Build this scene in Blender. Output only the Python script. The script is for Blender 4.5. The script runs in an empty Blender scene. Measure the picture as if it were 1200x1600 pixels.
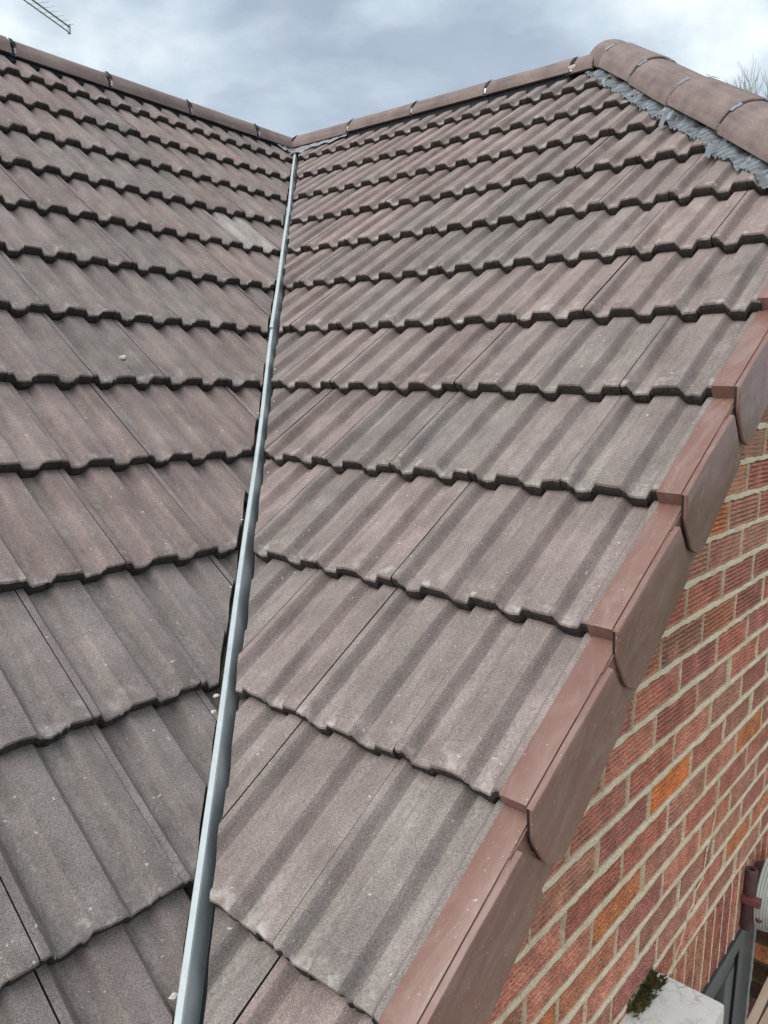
import bpy, bmesh, math, random
from mathutils import Vector, Matrix, noise
random.seed(7)
C = bpy.context.scene.collection
sc = bpy.context.scene
R = math.radians
# ------------------------------------------------------------------ camera
H = 5.0                                   # height of the roof apex above the ground
cam_d = bpy.data.cameras.new('camera'); cam = bpy.data.objects.new('camera', cam_d); C.objects.link(cam)
cam_d.sensor_fit = 'HORIZONTAL'; cam_d.sensor_width = 36.0; cam_d.lens = 36.0*1208.96/1200
cam_d.clip_start = 0.05; cam_d.clip_end = 2000
cr = Vector((0.76001, 0.649565, 0.021197)); cd = Vector((0.117542, -0.105305, -0.987469)); cf = Vector((-0.639193, 0.752978, -0.156384))
M = Matrix((( cr.x, -cd.x, -cf.x, 3.730), (cr.y, -cd.y, -cf.y, -3.458), (cr.z, -cd.z, -cf.z, -1.466+H), (0, 0, 0, 1)))
cam.matrix_world = M
sc.camera = cam
sc.render.resolution_x = 768; sc.render.resolution_y = 1024
# ------------------------------------------------------------------ sky, sun, exposure
SUN_EL, SUN_AZ = 47.0, 198.0              # azimuth measured from +Y clockwise
w = bpy.data.worlds.new('World'); sc.world = w; w.use_nodes = True
nt = w.node_tree; nt.nodes.clear()
def N(t, **k):
    n = nt.nodes.new(t)
    for a, b in k.items(): setattr(n, a, b)
    return n
out = N('ShaderNodeOutputWorld'); bg = N('ShaderNodeBackground'); bg.inputs[1].default_value = 0.1
sky = N('ShaderNodeTexSky', sky_type='NISHITA'); sky.sun_disc = False
sky.sun_elevation = R(SUN_EL); sky.sun_rotation = R(SUN_AZ); sky.air_density = 1.0; sky.dust_density = 2.0
tc = N('ShaderNodeTexCoord')
def wnoise(scale, detail, rough, loc, sz=1.6):
    m = N('ShaderNodeMapping'); m.inputs['Location'].default_value = loc; m.inputs['Scale'].default_value = (1, 1, sz)
    nt.links.new(tc.outputs['Generated'], m.inputs['Vector'])
    n = N('ShaderNodeTexNoise'); n.inputs['Scale'].default_value = scale; n.inputs['Detail'].default_value = detail; n.inputs['Roughness'].default_value = rough
    n.inputs['Distortion'].default_value = 0.25
    nt.links.new(m.outputs[0], n.inputs['Vector']); return n
n1 = wnoise(2.3, 8, 0.52, (2.2, 8.1, 3.0)); n2 = wnoise(6.0, 8, 0.55, (1.3, 4.2, 2.2))
cr1 = N('ShaderNodeValToRGB'); cr1.color_ramp.elements[0].position = 0.38; cr1.color_ramp.elements[0].color = (2.3, 2.7, 3.3, 1)
cr1.color_ramp.elements[1].position = 0.58; cr1.color_ramp.elements[1].color = (5.5, 5.9, 6.1, 1)
e = cr1.color_ramp.elements.new(0.47); e.color = (3.35, 3.9, 4.35, 1)
nt.links.new(n1.outputs['Fac'], cr1.inputs['Fac'])
cr2 = N('ShaderNodeValToRGB'); cr2.color_ramp.elements[0].position = 0.35; cr2.color_ramp.elements[0].color = (.87, .89, .92, 1)
cr2.color_ramp.elements[1].position = 0.68; cr2.color_ramp.elements[1].color = (1.12, 1.10, 1.08, 1)
nt.links.new(n2.outputs['Fac'], cr2.inputs['Fac'])
mul = N('ShaderNodeMix', data_type='RGBA', blend_type='MULTIPLY'); mul.inputs['Factor'].default_value = 1
nt.links.new(cr1.outputs[0], mul.inputs['A']); nt.links.new(cr2.outputs[0], mul.inputs['B'])
mix = N('ShaderNodeMix', data_type='RGBA'); mix.inputs['Factor'].default_value = 0.94
nt.links.new(sky.outputs[0], mix.inputs['A']); nt.links.new(mul.outputs['Result'], mix.inputs['B'])
nt.links.new(mix.outputs['Result'], bg.inputs[0]); nt.links.new(bg.outputs[0], out.inputs[0])
sun_d = bpy.data.lights.new('sun', 'SUN'); sun = bpy.data.objects.new('sun', sun_d); C.objects.link(sun)
sun_d.energy = 1.5; sun_d.angle = R(60); sun_d.color = (1, .965, .92)
sd = Vector((math.sin(R(SUN_AZ))*math.cos(R(SUN_EL)), math.cos(R(SUN_AZ))*math.cos(R(SUN_EL)), math.sin(R(SUN_EL))))
sun.rotation_euler = sd.to_track_quat('Z', 'Y').to_euler(); sun.location = (0, -4, 14)
sc.view_settings.view_transform = 'Standard'; sc.view_settings.look = 'None'
sc.view_settings.exposure = 0.95; sc.view_settings.gamma = 1.0; sc.view_settings.use_curve_mapping = False

# ------------------------------------------------------------------ material helpers
class Mat:
    def __init__(s, name, rough=.8, metal=0.0, spec=.5):
        s.m = bpy.data.materials.new(name); s.m.use_nodes = True; s.t = s.m.node_tree
        s.b = s.t.nodes['Principled BSDF']; s.b.inputs['Roughness'].default_value = rough
        s.b.inputs['Metallic'].default_value = metal; s.b.inputs['Specular IOR Level'].default_value = spec
        s.tc = s.t.nodes.new('ShaderNodeTexCoord'); s.oi = None; s.vec = s.tc.outputs['Object']
    def n(s, typ, **k):
        n = s.t.nodes.new(typ)
        for a, b in k.items(): setattr(n, a, b)
        return n
    def l(s, a, b): s.t.links.new(a, b)
    def info(s):
        if not s.oi: s.oi = s.n('ShaderNodeObjectInfo')
        return s.oi
    def per_object(s):                    # object coordinates shifted by a random amount per object
        v = s.n('ShaderNodeVectorMath', operation='MULTIPLY_ADD'); mu = s.n('ShaderNodeCombineXYZ')
        for i, k in enumerate((37.0, 53.0, 71.0)):
            q = s.n('ShaderNodeMath', operation='MULTIPLY'); s.l(s.info().outputs['Random'], q.inputs[0]); q.inputs[1].default_value = k; s.l(q.outputs[0], mu.inputs[i])
        v.operation = 'ADD'; s.l(s.tc.outputs['Object'], v.inputs[0]); s.l(mu.outputs[0], v.inputs[1]); s.vec = v.outputs[0]
    def noise(s, scale, detail=4, rough=.55, stretch=(1, 1, 1), dist=0):
        mp = s.n('ShaderNodeMapping'); mp.inputs['Scale'].default_value = stretch; s.l(s.vec, mp.inputs['Vector'])
        n = s.n('ShaderNodeTexNoise'); n.inputs['Scale'].default_value = scale; n.inputs['Detail'].default_value = detail
        n.inputs['Roughness'].default_value = rough; n.inputs['Distortion'].default_value = dist; s.l(mp.outputs[0], n.inputs['Vector'])
        return n.outputs['Fac']
    def ramp(s, fac, stops):
        r = s.n('ShaderNodeValToRGB'); el = r.color_ramp.elements
        while len(el) < len(stops): el.new(.5)
        for x, (p, c) in zip(el, stops):
            x.position = p; x.color = (c, c, c, 1) if not hasattr(c, '__len__') else (*c, 1)
        s.l(fac, r.inputs['Fac']); return r.outputs['Color']
    def mix(s, a, b, fac, mode='MIX'):
        m = s.n('ShaderNodeMix', data_type='RGBA', blend_type=mode)
        for sock, v in (('A', a), ('B', b), ('Factor', fac)):
            if isinstance(v, (int, float)): m.inputs[sock].default_value = v
            elif isinstance(v, tuple): m.inputs[sock].default_value = (*v, 1)
            else: s.l(v, m.inputs[sock])
        return m.outputs['Result']
    def col(s, v):
        if isinstance(v, tuple): s.b.inputs['Base Color'].default_value = (*v, 1)
        else: s.l(v, s.b.inputs['Base Color'])
    def bump(s, h, strength=.3, dist=.002):
        b = s.n('ShaderNodeBump'); b.inputs['Strength'].default_value = strength; b.inputs['Distance'].default_value = dist
        s.l(h, b.inputs['Height']); 
        prev = s.b.inputs['Normal']
        if prev.is_linked: s.l(prev.links[0].from_socket, b.inputs['Normal'])
        s.l(b.outputs[0], prev)

MT = {}
def make_tile(name, use_obj_color=True, base=(.2, .16, .15), pale=True):
    m = Mat(name, .86, spec=.28); m.per_object()
    col = m.info().outputs['Color'] if use_obj_color else base
    c = m.mix(col, m.ramp(m.noise(500, 2, .6), [(.3, .60), (.5, 1.0), (.72, 1.5)]), 1.0, 'MULTIPLY')
    c = m.mix(c, m.ramp(m.noise(9, 5, .65), [(.3, .76), (.7, 1.22)]), 1.0, 'MULTIPLY')
    # faint long streaks down the slope
    c = m.mix(c, m.ramp(m.noise(38, 4, .6, (1, .10, 1)), [(.35, .86), (.6, 1.08)]), 1.0, 'MULTIPLY')
    if pale:                              # efflorescence / lichen bloom
        f = m.ramp(m.noise(16, 6, .68, (1, .35, 1), .6), [(.55, 0.0), (.74, .5)])
        f2 = m.ramp(m.noise(160, 3, .6), [(.42, .15), (.62, 1.0)])
        ff = m.mix(f, f2, 1.0, 'MULTIPLY')
        c = m.mix(c, (.42, .39, .36), ff)
        # scuffed pale tail corners: bloom near v = 0
        sx = m.n('ShaderNodeSeparateXYZ'); m.l(m.tc.outputs['Object'], sx.inputs[0])
        mr = m.n('ShaderNodeMapRange'); mr.inputs[1].default_value = .0; mr.inputs[2].default_value = .055; mr.inputs[3].default_value = 1; mr.inputs[4].default_value = 0
        m.l(sx.outputs['Y'], mr.inputs[0])
        g = m.ramp(m.noise(30, 4, .6), [(.54, 0.0), (.70, .75)])
        gg = m.mix(mr.outputs[0], g, 1.0, 'MULTIPLY')
        c = m.mix(c, (.52, .49, .46), gg)
        # lime bloom that collects where the two pans run out at the tail
        for cx_ in (.042, .147):
            su = m.n('ShaderNodeMath', operation='SUBTRACT'); m.l(sx.outputs['X'], su.inputs[0]); su.inputs[1].default_value = cx_
            ab = m.n('ShaderNodeMath', operation='ABSOLUTE'); m.l(su.outputs[0], ab.inputs[0])
            m1 = m.n('ShaderNodeMapRange'); m1.inputs[1].default_value = .006; m1.inputs[2].default_value = .021; m1.inputs[3].default_value = 1; m1.inputs[4].default_value = 0; m.l(ab.outputs[0], m1.inputs[0])
            m2 = m.n('ShaderNodeMapRange'); m2.inputs[1].default_value = .001; m2.inputs[2].default_value = .026; m2.inputs[3].default_value = 1; m2.inputs[4].default_value = 0; m.l(sx.outputs['Y'], m2.inputs[0])
            k_ = m.mix(m1.outputs[0], m2.outputs[0], 1.0, 'MULTIPLY'); k_ = m.mix(k_, m.ramp(m.noise(24, 4, .65), [(.47, 0.0), (.68, .8)]), 1.0, 'MULTIPLY')
            k_ = m.mix(k_, m.ramp(m.noise(170, 4, .7), [(.38, .1), (.6, 1.0)]), 1.0, 'MULTIPLY')
            c = m.mix(c, (.52, .49, .46), k_)
            # paler streak running down the pan
            m3 = m.mix(m1.outputs[0], m.ramp(m.noise(22, 5, .65, (1, .16, 1)), [(.46, 0.0), (.70, .8)]), 1.0, 'MULTIPLY')
            m3 = m.mix(m3, m.ramp(m.noise(140, 3, .6), [(.40, .1), (.62, 1.0)]), 1.0, 'MULTIPLY')
            c = m.mix(c, (.40, .37, .34), m3)
        sp = m.ramp(m.noise(95, 2, .5), [(.72, 0.0), (.75, .6)])
        c = m.mix(c, (.6, .58, .55), sp)
    m.col(c)
    m.bump(m.noise(380, 3, .6), .6, .0018); m.bump(m.noise(60, 4, .6), .25, .002)
    return m.m
MT['tile'] = make_tile('concrete_tile')
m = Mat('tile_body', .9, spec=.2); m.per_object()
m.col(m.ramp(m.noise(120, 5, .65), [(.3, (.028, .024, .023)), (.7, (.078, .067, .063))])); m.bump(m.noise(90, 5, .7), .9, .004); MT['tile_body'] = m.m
MT['ridge'] = make_tile('ridge_concrete', False, (.215, .165, .15), False)
def simple(name, stops, scale, rough=.6, metal=0, spec=.5, bump=None, stretch=(1, 1, 1), detail=4):
    m = Mat(name, rough, metal, spec); m.per_object()
    m.col(m.ramp(m.noise(scale, detail, .6, stretch), stops))
    if bump: m.bump(m.noise(bump[0], 4, .6, stretch), bump[1], bump[2])
    MT[name] = m.m; return m
simple('underlay', [(.3, (.012, .012, .013)), (.7, (.025, .025, .027))], 20, .9)
simple('black_rubber', [(.3, (.012, .014, .018)), (.7, (.03, .035, .042))], 60, .7)
m = Mat('valley_grp', .36, spec=.6); m.per_object()
c = m.ramp(m.noise(26, 5, .6, (1, 1, 1)), [(.3, (.42, .47, .475)), (.7, (.52, .565, .565))])
c = m.mix(c, (.30, .33, .34), m.ramp(m.noise(70, 5, .7, (1, 1, .15)), [(.56, 0.0), (.75, .5)]))
c = m.mix(c, (.62, .65, .65), m.ramp(m.noise(120, 5, .75), [(.60, 0.0), (.70, .6)]))
m.col(c); m.bump(m.noise(160, 3, .6), .12, .001); MT['valley_grp'] = m.m
m = Mat('verge_plastic', .42, spec=.5); m.per_object()
c = m.ramp(m.noise(11, 4, .6), [(.3, (.19, .098, .076)), (.7, (.225, .122, .098))])
c = m.mix(c, (.31, .24, .21), m.ramp(m.noise(26, 7, .72, (1, .25, 1), 1.2), [(.48, 0.0), (.74, .6)]))
c = m.mix(c, (.55, .47, .42), m.ramp(m.noise(230, 2, .5), [(.70, 0.0), (.745, .75)]))
m.col(c); m.l(m.ramp(m.noise(30, 4, .6), [(.3, .28), (.7, .46)]), m.b.inputs['Roughness']); m.bump(m.noise(14, 3, .5), .06, .004); MT['verge_plastic'] = m.m
simple('lead', [(.3, (.46, .46, .50)), (.7, (.6, .6, .64))], 18, .55, .25, bump=(30, .3, .004))
simple('foil', [(.3, (.36, .40, .43)), (.7, (.56, .60, .63))], 40, .4, .15, bump=(120, .5, .003))
simple('steel', [(.3, (.42, .44, .46)), (.7, (.58, .6, .62))], 60, .38, .85)
simple('mortar_crumb', [(.3, (.45, .42, .38)), (.7, (.68, .65, .6))], 90, .9, bump=(120, .5, .003))
simple('grass', [(.3, (.035, .06, .02)), (.7, (.08, .11, .04))], 6, .95)
simple('shaded_mortar', [(.3, (.10, .085, .05)), (.7, (.17, .145, .09))], 40, .95)  # mortar darkened to carry the shade of the window reveal
simple('bounce_slab', [(.3, (.34, .32, .28)), (.7, (.44, .41, .37))], 5, .9)  # pale surface of the unseen slab that bounces light
simple('bark', [(.3, (.17, .15, .135)), (.7, (.28, .255, .235))], 14, .9)
simple('anthracite', [(.3, (.15, .172, .178)), (.7, (.19, .213, .22))], 30, .4)
simple('gasket', [(.3, (.01, .01, .012)), (.7, (.02, .02, .022))], 30, .6)
simple('glass_dark', [(.3, (.02, .027, .032)), (.7, (.03, .037, .042))], 3, .06)
simple('fitting_brown', [(.3, (.055, .03, .03)), (.7, (.11, .058, .055))], 55, .42, bump=(70, .25, .002))
simple('fitting_red', [(.3, (.14, .045, .045)), (.7, (.2, .07, .065))], 45, .5)
simple('aluminium', [(.3, (.3, .31, .33)), (.7, (.42, .43, .45))], 40, .4, .7)
m = Mat('lamp_glass', .22, spec=.6); m.per_object()
c = m.ramp(m.noise(14, 4, .6), [(.3, (.52, .56, .5)), (.7, (.74, .77, .72))])
c = m.mix(c, (.30, .36, .10), m.ramp(m.noise(26, 4, .6), [(.62, 0.0), (.74, .7)]))
m.b.inputs['Transmission Weight'].default_value = .25; m.col(c); MT['lamp_glass'] = m.m
m = Mat('weathered_white', .5, spec=.4); m.per_object()
c = m.ramp(m.noise(12, 5, .6), [(.3, (.70, .685, .64)), (.7, (.82, .805, .76))])
ed = m.n('ShaderNodeTexVoronoi', feature='DISTANCE_TO_EDGE'); ed.inputs['Scale'].default_value = 34
mp = m.n('ShaderNodeVectorMath', operation='ADD'); ns = m.n('ShaderNodeTexNoise'); ns.inputs['Scale'].default_value = 40; m.l(m.vec, ns.inputs['Vector'])
sc_ = m.n('ShaderNodeVectorMath', operation='SCALE'); sc_.inputs['Scale'].default_value = .035; m.l(ns.outputs['Color'], sc_.inputs[0]); m.l(m.vec, mp.inputs[0]); m.l(sc_.outputs[0], mp.inputs[1]); m.l(mp.outputs[0], ed.inputs['Vector'])
k = m.ramp(ed.outputs['Distance'], [(.0, 1.0), (.11, 0.0)])
k = m.mix(k, m.ramp(m.noise(20, 4, .65), [(.42, 0.0), (.66, .75)]), 1.0, 'MULTIPLY')
c = m.mix(c, (.33, .35, .29), k); c = m.mix(c, (.36, .37, .32), m.ramp(m.noise(60, 5, .7), [(.58, 0.0), (.78, .6)])); m.col(c); MT['weathered_white'] = m.m
simple('moss', [(.3, (.05, .045, .012)), (.7, (.13, .12, .035))], 40, .95)
m = Mat('timber', .8, spec=.25); m.per_object()
c = m.ramp(m.noise(30, 6, .65, (1, .05, 1), .5), [(.3, (.40, .29, .21)), (.7, (.58, .46, .36))]); m.col(c); m.bump(m.noise(60, 5, .7, (1, .05, 1)), .3, .003); MT['timber'] = m.m
m = Mat('brick', .9, spec=.2); m.per_object()
c = m.info().outputs['Color']
c = m.mix(c, m.ramp(m.noise(22, 5, .65), [(.3, .68), (.7, 1.25)]), 1.0, 'MULTIPLY')
c = m.mix(c, m.ramp(m.noise(240, 3, .6), [(.32, .55), (.66, 1.3)]), 1.0, 'MULTIPLY')
c = m.mix(c, (.25, .19, .12), m.ramp(m.noise(34, 5, .7), [(.58, 0.0), (.76, .5)]))
c = m.mix(c, (.46, .38, .27), m.ramp(m.noise(48, 5, .7), [(.66, 0.0), (.78, .55)])); m.col(c)
wv = m.n('ShaderNodeTexWave', wave_type='BANDS', bands_direction='Y'); wv.inputs['Scale'].default_value = 42; wv.inputs['Distortion'].default_value = 6; wv.inputs['Detail'].default_value = 3; wv.inputs['Detail Scale'].default_value = 4; m.l(m.vec, wv.inputs['Vector'])
m.bump(wv.outputs['Fac'], .6, .003); m.bump(m.noise(150, 4, .7, (1, 1, 1)), .7, .004); m.bump(m.noise(330, 2, .6, (1, .7, 1)), .5, .002); MT['brick'] = m.m
m = Mat('mortar', .95, spec=.15)
c = m.ramp(m.noise(20, 5, .6), [(.3, (.72, .59, .41)), (.7, (.86, .76, .58))])
c = m.mix(c, m.ramp(m.noise(260, 3, .6), [(.3, .72), (.7, 1.2)]), 1.0, 'MULTIPLY')
c = m.mix(c, (.46, .41, .29), m.ramp(m.noise(9, 5, .65), [(.54, 0.0), (.72, .5)])); m.col(c)
m.bump(m.noise(70, 5, .7), .8, .006); m.bump(m.noise(300, 3, .6), .4, .002); MT['mortar'] = m.m
simple('render_wall', [(.3, (.28, .13, .09)), (.7, (.36, .17, .12))], 12, .9)

# ------------------------------------------------------------------ object helpers
def smooth(me, ang=35):
    for p_ in me.polygons: p_.use_smooth = p_.material_index == 0
    me.set_sharp_from_angle(angle=R(ang))
def bm_mesh(name, bm, mats, sharp=35):
    me = bpy.data.meshes.new(name); bm.normal_update(); bm.to_mesh(me); bm.free()
    for k in (mats if isinstance(mats, (list, tuple)) else [mats]): me.materials.append(MT[k])
    if sharp: smooth(me, sharp)
    return me
def add(name, me, parent=None, mat=None):
    o = bpy.data.objects.new(name, me); C.objects.link(o)
    if parent: o.parent = parent
    if mat is not None: o.matrix_basis = mat
    return o
def tag(o, label, cat, group=None, kind=None):
    o['label'] = label; o['category'] = cat
    if group: o['group'] = group
    if kind: o['kind'] = kind
    return o
def empty(name, loc=(0, 0, 0)):
    o = bpy.data.objects.new(name, None); o.empty_display_size = .1; o.location = loc; C.objects.link(o); return o
def box(bm, x0, x1, y0, y1, z0, z1, bev=0, mi=0):
    vs = [bm.verts.new(p_) for p_ in ((x0, y0, z0), (x1, y0, z0), (x1, y1, z0), (x0, y1, z0), (x0, y0, z1), (x1, y0, z1), (x1, y1, z1), (x0, y1, z1))]
    fs = [bm.faces.new([vs[i] for i in q]) for q in ((3, 2, 1, 0), (4, 5, 6, 7), (0, 1, 5, 4), (1, 2, 6, 5), (2, 3, 7, 6), (3, 0, 4, 7))]
    for f in fs: f.material_index = mi
    if bev: bmesh.ops.bevel(bm, geom=list({e_ for f in fs for e_ in f.edges}), offset=bev, segments=2, profile=.6, affect='EDGES')
def tube(bm, pts, rad, seg=8, cap=True):
    rings = []
    for i, p_ in enumerate(pts):
        p_ = Vector(p_); a = Vector(pts[max(i-1, 0)]); b = Vector(pts[min(i+1, len(pts)-1)]); t = (b-a).normalized()
        u = t.cross(Vector((0, 0, 1))) if abs(t.z) < .95 else t.cross(Vector((1, 0, 0)))
        u.normalize(); v = t.cross(u); r_ = rad[i] if hasattr(rad, '__len__') else rad
        rings.append([bm.verts.new(p_+u*math.cos(2*math.pi*k/seg)*r_+v*math.sin(2*math.pi*k/seg)*r_) for k in range(seg)])
    for a, b in zip(rings, rings[1:]):
        for k in range(seg): bm.faces.new((a[k], a[(k+1) % seg], b[(k+1) % seg], b[k]))
    if cap: bm.faces.new(rings[0][::-1]); bm.faces.new(rings[-1])
def grid(bm, rows, close=False, mi=0):
    vr = [[bm.verts.new(p_) for p_ in r_] for r_ in rows]
    for a, b in zip(vr, vr[1:]):
        n_ = len(a)
        for k in range(n_ if close else n_-1):
            f = bm.faces.new((a[k], a[(k+1) % n_], b[(k+1) % n_], b[k])); f.material_index = mi
    return vr

# ------------------------------------------------------------------ roof geometry
P = 0.656989; cp, sp, tp = math.cos(P), math.sin(P), math.tan(P)
G = 0.2995                                # course gauge
W = 0.2095                                # cover width of a tile
S = 3.234                                 # verge line
SH = 2.08                                 # ridge end where the hip begins
NC = 13
Z = Vector((0, 0, H))
def frame(U, V, Nn, o): return Matrix(((U[0], V[0], Nn[0], o[0]), (U[1], V[1], Nn[1], o[1]), (U[2], V[2], Nn[2], o[2]), (0, 0, 0, 1)))
AX = {'wing': (Vector((1, 0, 0)), Vector((0, cp, sp)), Vector((0, -sp, cp)), Vector((0, 0, H))),
      'main': (Vector((0, 1, 0)), Vector((-cp, 0, sp)), Vector((sp, 0, cp)), Vector((0, 0, H))),
      'hip':  (Vector((0, 1, 0)), Vector((-cp, 0, sp)), Vector((sp, 0, cp)), Vector((SH, 0, H)))}
def rp(face, u, d, n_):                   # point on a slope: across, distance down from apex, height off the slope
    U, V, Nn, O = AX[face]; return O+U*u-V*d+Nn*n_
RISE = .0200
knots = [(0, 1), (.0135, 1), (.0285, 0), (.0555, 0), (.0705, 1), (.1185, 1), (.1335, 0), (.1605, 0), (.1755, 1), (W, 1)]
def prof(u):
    u = u % W
    for (a, ha), (b, hb) in zip(knots, knots[1:]):
        if u <= b: 
            t = (u-a)/(b-a); t = (.45*t+.55*t*t*(3-2*t)) if ha != hb else t
            return RISE*(ha+(hb-ha)*t)
    return RISE
STEP = .030; TH = .032
def tile_mesh(i):
    rnd = random.Random(100+i); bm = bmesh.new()
    us = [.0008]
    for (a, ha), (b, hb) in zip(knots, knots[1:]):
        us += [a+(b-a)*t for t in ((.2, .4, .6, .8, 1) if ha != hb else (.5, 1))]
    us[-1] = W-.0008
    jit = [rnd.uniform(-.0026, .0026) for _ in us]; jh = [rnd.uniform(-.0016, .0008) for _ in us]; jb = [rnd.uniform(-.0065, .004) for _ in us]
    L_ = .385
    def top(v): return .003-STEP*v/G
    rows = []
    rows.append([(u, .004+jit[k]*.6, top(0)+prof(u)-TH+jb[k]) for k, u in enumerate(us)])          # tail bottom
    rows.append([(u, -.001+jit[k]+rnd.uniform(-.003, .002), top(0)+prof(u)-TH*.5+jb[k]*.4) for k, u in enumerate(us)])
    rows.append([(u, .0+jit[k], top(0)+prof(u)-.0052+jh[k]) for k, u in enumerate(us)])
    rows.append([(u, .0018+jit[k]*.8, top(0)+prof(u)-.0014+jh[k]*.5) for k, u in enumerate(us)])
    for v in (.006, .06, .13, .21, .30, L_): rows.append([(u, v, top(v)+prof(u)+rnd.uniform(-.0003, .0003)) for k, u in enumerate(us)])
    rows.append([(u, L_, top(L_)+prof(u)-TH*.8) for u in us])
    rows.append([(u, .2, top(.2)+prof(u)-TH*.8) for u in us])
    vr = grid(bm, [list(r_) for r_ in rows])
    bm.faces.ensure_lookup_table(); n_ = len(us)-1
    for k, f in enumerate(bm.faces):
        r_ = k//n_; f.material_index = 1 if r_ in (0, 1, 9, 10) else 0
    # close the underside and the two long sides
    for a, b in ((vr[-1], vr[0]),):
        for k in range(n_):
            f = bm.faces.new((a[k], a[k+1], b[k+1], b[k])); f.material_index = 1
    for side in (0, -1):
        loop = [r_[side] for r_ in vr]
        f = bm.faces.new(loop if side == 0 else loop[::-1]); f.material_index = 1
    # the underlock that reaches under the neighbouring tile
    z0 = top(0)+RISE
    for v0, v1 in ((.003, .38),):
        rows = [[(-.016, v0, z0-.017), (-.016, v0, z0-.0085), (.004, v0, z0-.0085), (.004, v0, z0-.017)]]
        rows.append([(x, v1, z-STEP*v1/G) for x, _, z in rows[0]])
        q = grid(bm, rows, True, 1); f = bm.faces.new(q[0][::-1]); f.material_index = 1
    bmesh.ops.recalc_face_normals(bm, faces=bm.faces[:])
    return bm
tile_bms = [tile_mesh(i) for i in range(7)]
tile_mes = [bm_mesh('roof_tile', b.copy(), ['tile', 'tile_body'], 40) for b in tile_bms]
def tile_colour(pos, rnd):
    # two batches of tile: mauve-brown and grey, mixed at random
    n_ = noise.noise(Vector((pos.x*1.15+4.7, pos.y*1.15+1.9, 3.1)))
    g = min(1, max(0, .42+n_*.9+rnd.uniform(-.35, .35)))
    a = Vector((.256, .194, .178)); b = Vector((.210, .182, .168))
    if pos.z-H < -1.75: g = min(1, g+.25)
    c = a.lerp(b, g)*rnd.uniform(.92, 1.09)
    return (c.x, c.y, c.z, 1)
def lay(face, parent, u0, count, courses, cuts, rnd, keep=lambda c: True):
    U, V, Nn, O = AX[face]
    for k in courses:
        for j in range(*count):
            u = u0+j*W; o = rp(face, u+rnd.uniform(-.0012, .0012), k*G+rnd.uniform(-.0025, .0025), rnd.uniform(-.0008, .0012))
            cen = rp(face, u+W/2, k*G-.15, 0)
            if not keep(cen): continue
            Mx = frame(U, V, Nn, o) @ Matrix.Rotation(rnd.uniform(-.003, .003), 4, 'Z')
            cs = [Mx @ Vector((x, v, 0)) for x in (-.016, W) for v in (-.004, .385)]
            cut = []; out_ = False
            for co, no in cuts:            # keep the side the normal points to
                dd = [(c-co).dot(no) for c in cs]
                if max(dd) < .003: out_ = True; break
                if min(dd) < 0: cut.append((co, no))
            if out_: continue
            vi = rnd.randrange(len(tile_mes))
            if not cut: me = tile_mes[vi]
            else:
                bm = tile_bms[vi].copy(); inv = Mx.inverted()
                for co, no in cut:
                    nl = (inv.to_3x3() @ no).normalized()
                    jo = co+no*rnd.uniform(-.006, .006)
                    r_ = bmesh.ops.bisect_plane(bm, geom=bm.verts[:]+bm.edges[:]+bm.faces[:], plane_co=inv @ jo, plane_no=nl, clear_inner=True)
                    ed = [e_ for e_ in bm.edges if e_.is_boundary]
                    if ed:
                        h = bmesh.ops.holes_fill(bm, edges=ed, sides=0)
                        for f in h['faces']: f.material_index = 1
                if len(bm.faces) < 4: bm.free(); continue
                me = bm_mesh('roof_tile', bm, ['tile', 'tile_body'], 40)
            o_ = add('roof_tile', me, parent, Mx); o_.color = tile_colour(cen, rnd)
            if face == 'main' and (cen-PALE).length < .12: o_.color = (.34, .31, .285, 1)

def on_slope(u, v, face, n_):
    d = cr*((u-600)/1208.96)+cd*((v-800)/1208.96)+cf; U_, V_, Nf, O_ = AX[face]; o2 = Vector((3.730, -3.458, -1.466+H))
    return o2+d*(((O_+Nf*n_)-o2).dot(Nf)/d.dot(Nf))
PALE = on_slope(383, 368, 'main', 0)
house = empty('house'); tag(house, 'red brick house with brown tiled roof slopes meeting in a grey valley', 'house')
w45 = Vector((1, 1, 0)).normalized()
def sheet(name, pts, mat, th=.01):
    bm = bmesh.new(); vs = [bm.verts.new(p_) for p_ in pts]; f = bm.faces.new(vs)
    ex = bmesh.ops.extrude_face_region(bm, geom=[f]); nn_ = f.normal if f.normal.length else None
    bm.normal_update(); no = f.normal.copy()
    bmesh.ops.translate(bm, verts=[v for v in ex['geom'] if isinstance(v, bmesh.types.BMVert)], vec=-no*th)
    bmesh.ops.recalc_face_normals(bm, faces=bm.faces[:])
    return add(name, bm_mesh(name, bm, mat, 0), house)
DL = NC*G+.02; YL = -3.75
UN = -.045
main_roof = sheet('main_roof', [rp('main', YL-.02, 0, UN), rp('main', YL-.02, DL, UN), rp('main', -DL*cp, DL, UN), rp('main', 0, 0, UN)], 'underlay')
EH = 1.78                                 # slope length of the half hip
wing_roof = sheet('wing_roof', [rp('wing', 0, 0, UN), rp('wing', DL*cp, DL, UN), rp('wing', S+.02, DL, UN), rp('wing', S+.02, (S-SH)/cp, UN), rp('wing', SH, 0, UN)], 'underlay')
hip_roof = sheet('hip_roof', [rp('hip', -(S-SH)-.1, (S-SH+.1)/cp, UN), rp('hip', (S-SH)+.1, (S-SH+.1)/cp, UN), rp('hip', 0, 0, UN)], 'underlay')
rnd = random.Random(11)
cw = .0425; cl = .0075
lay('wing', wing_roof, S+.022-W*20, (0, 20), range(1, NC+1), [(Z+Vector((0, -.03, 0)), Vector((0, -1, 0))), (Z+w45*cw, w45), (Vector((SH, 0, H))-w45*.015, -w45), (Vector((S+.004, 0, 0)), Vector((-1, 0, 0)))], rnd)
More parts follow.
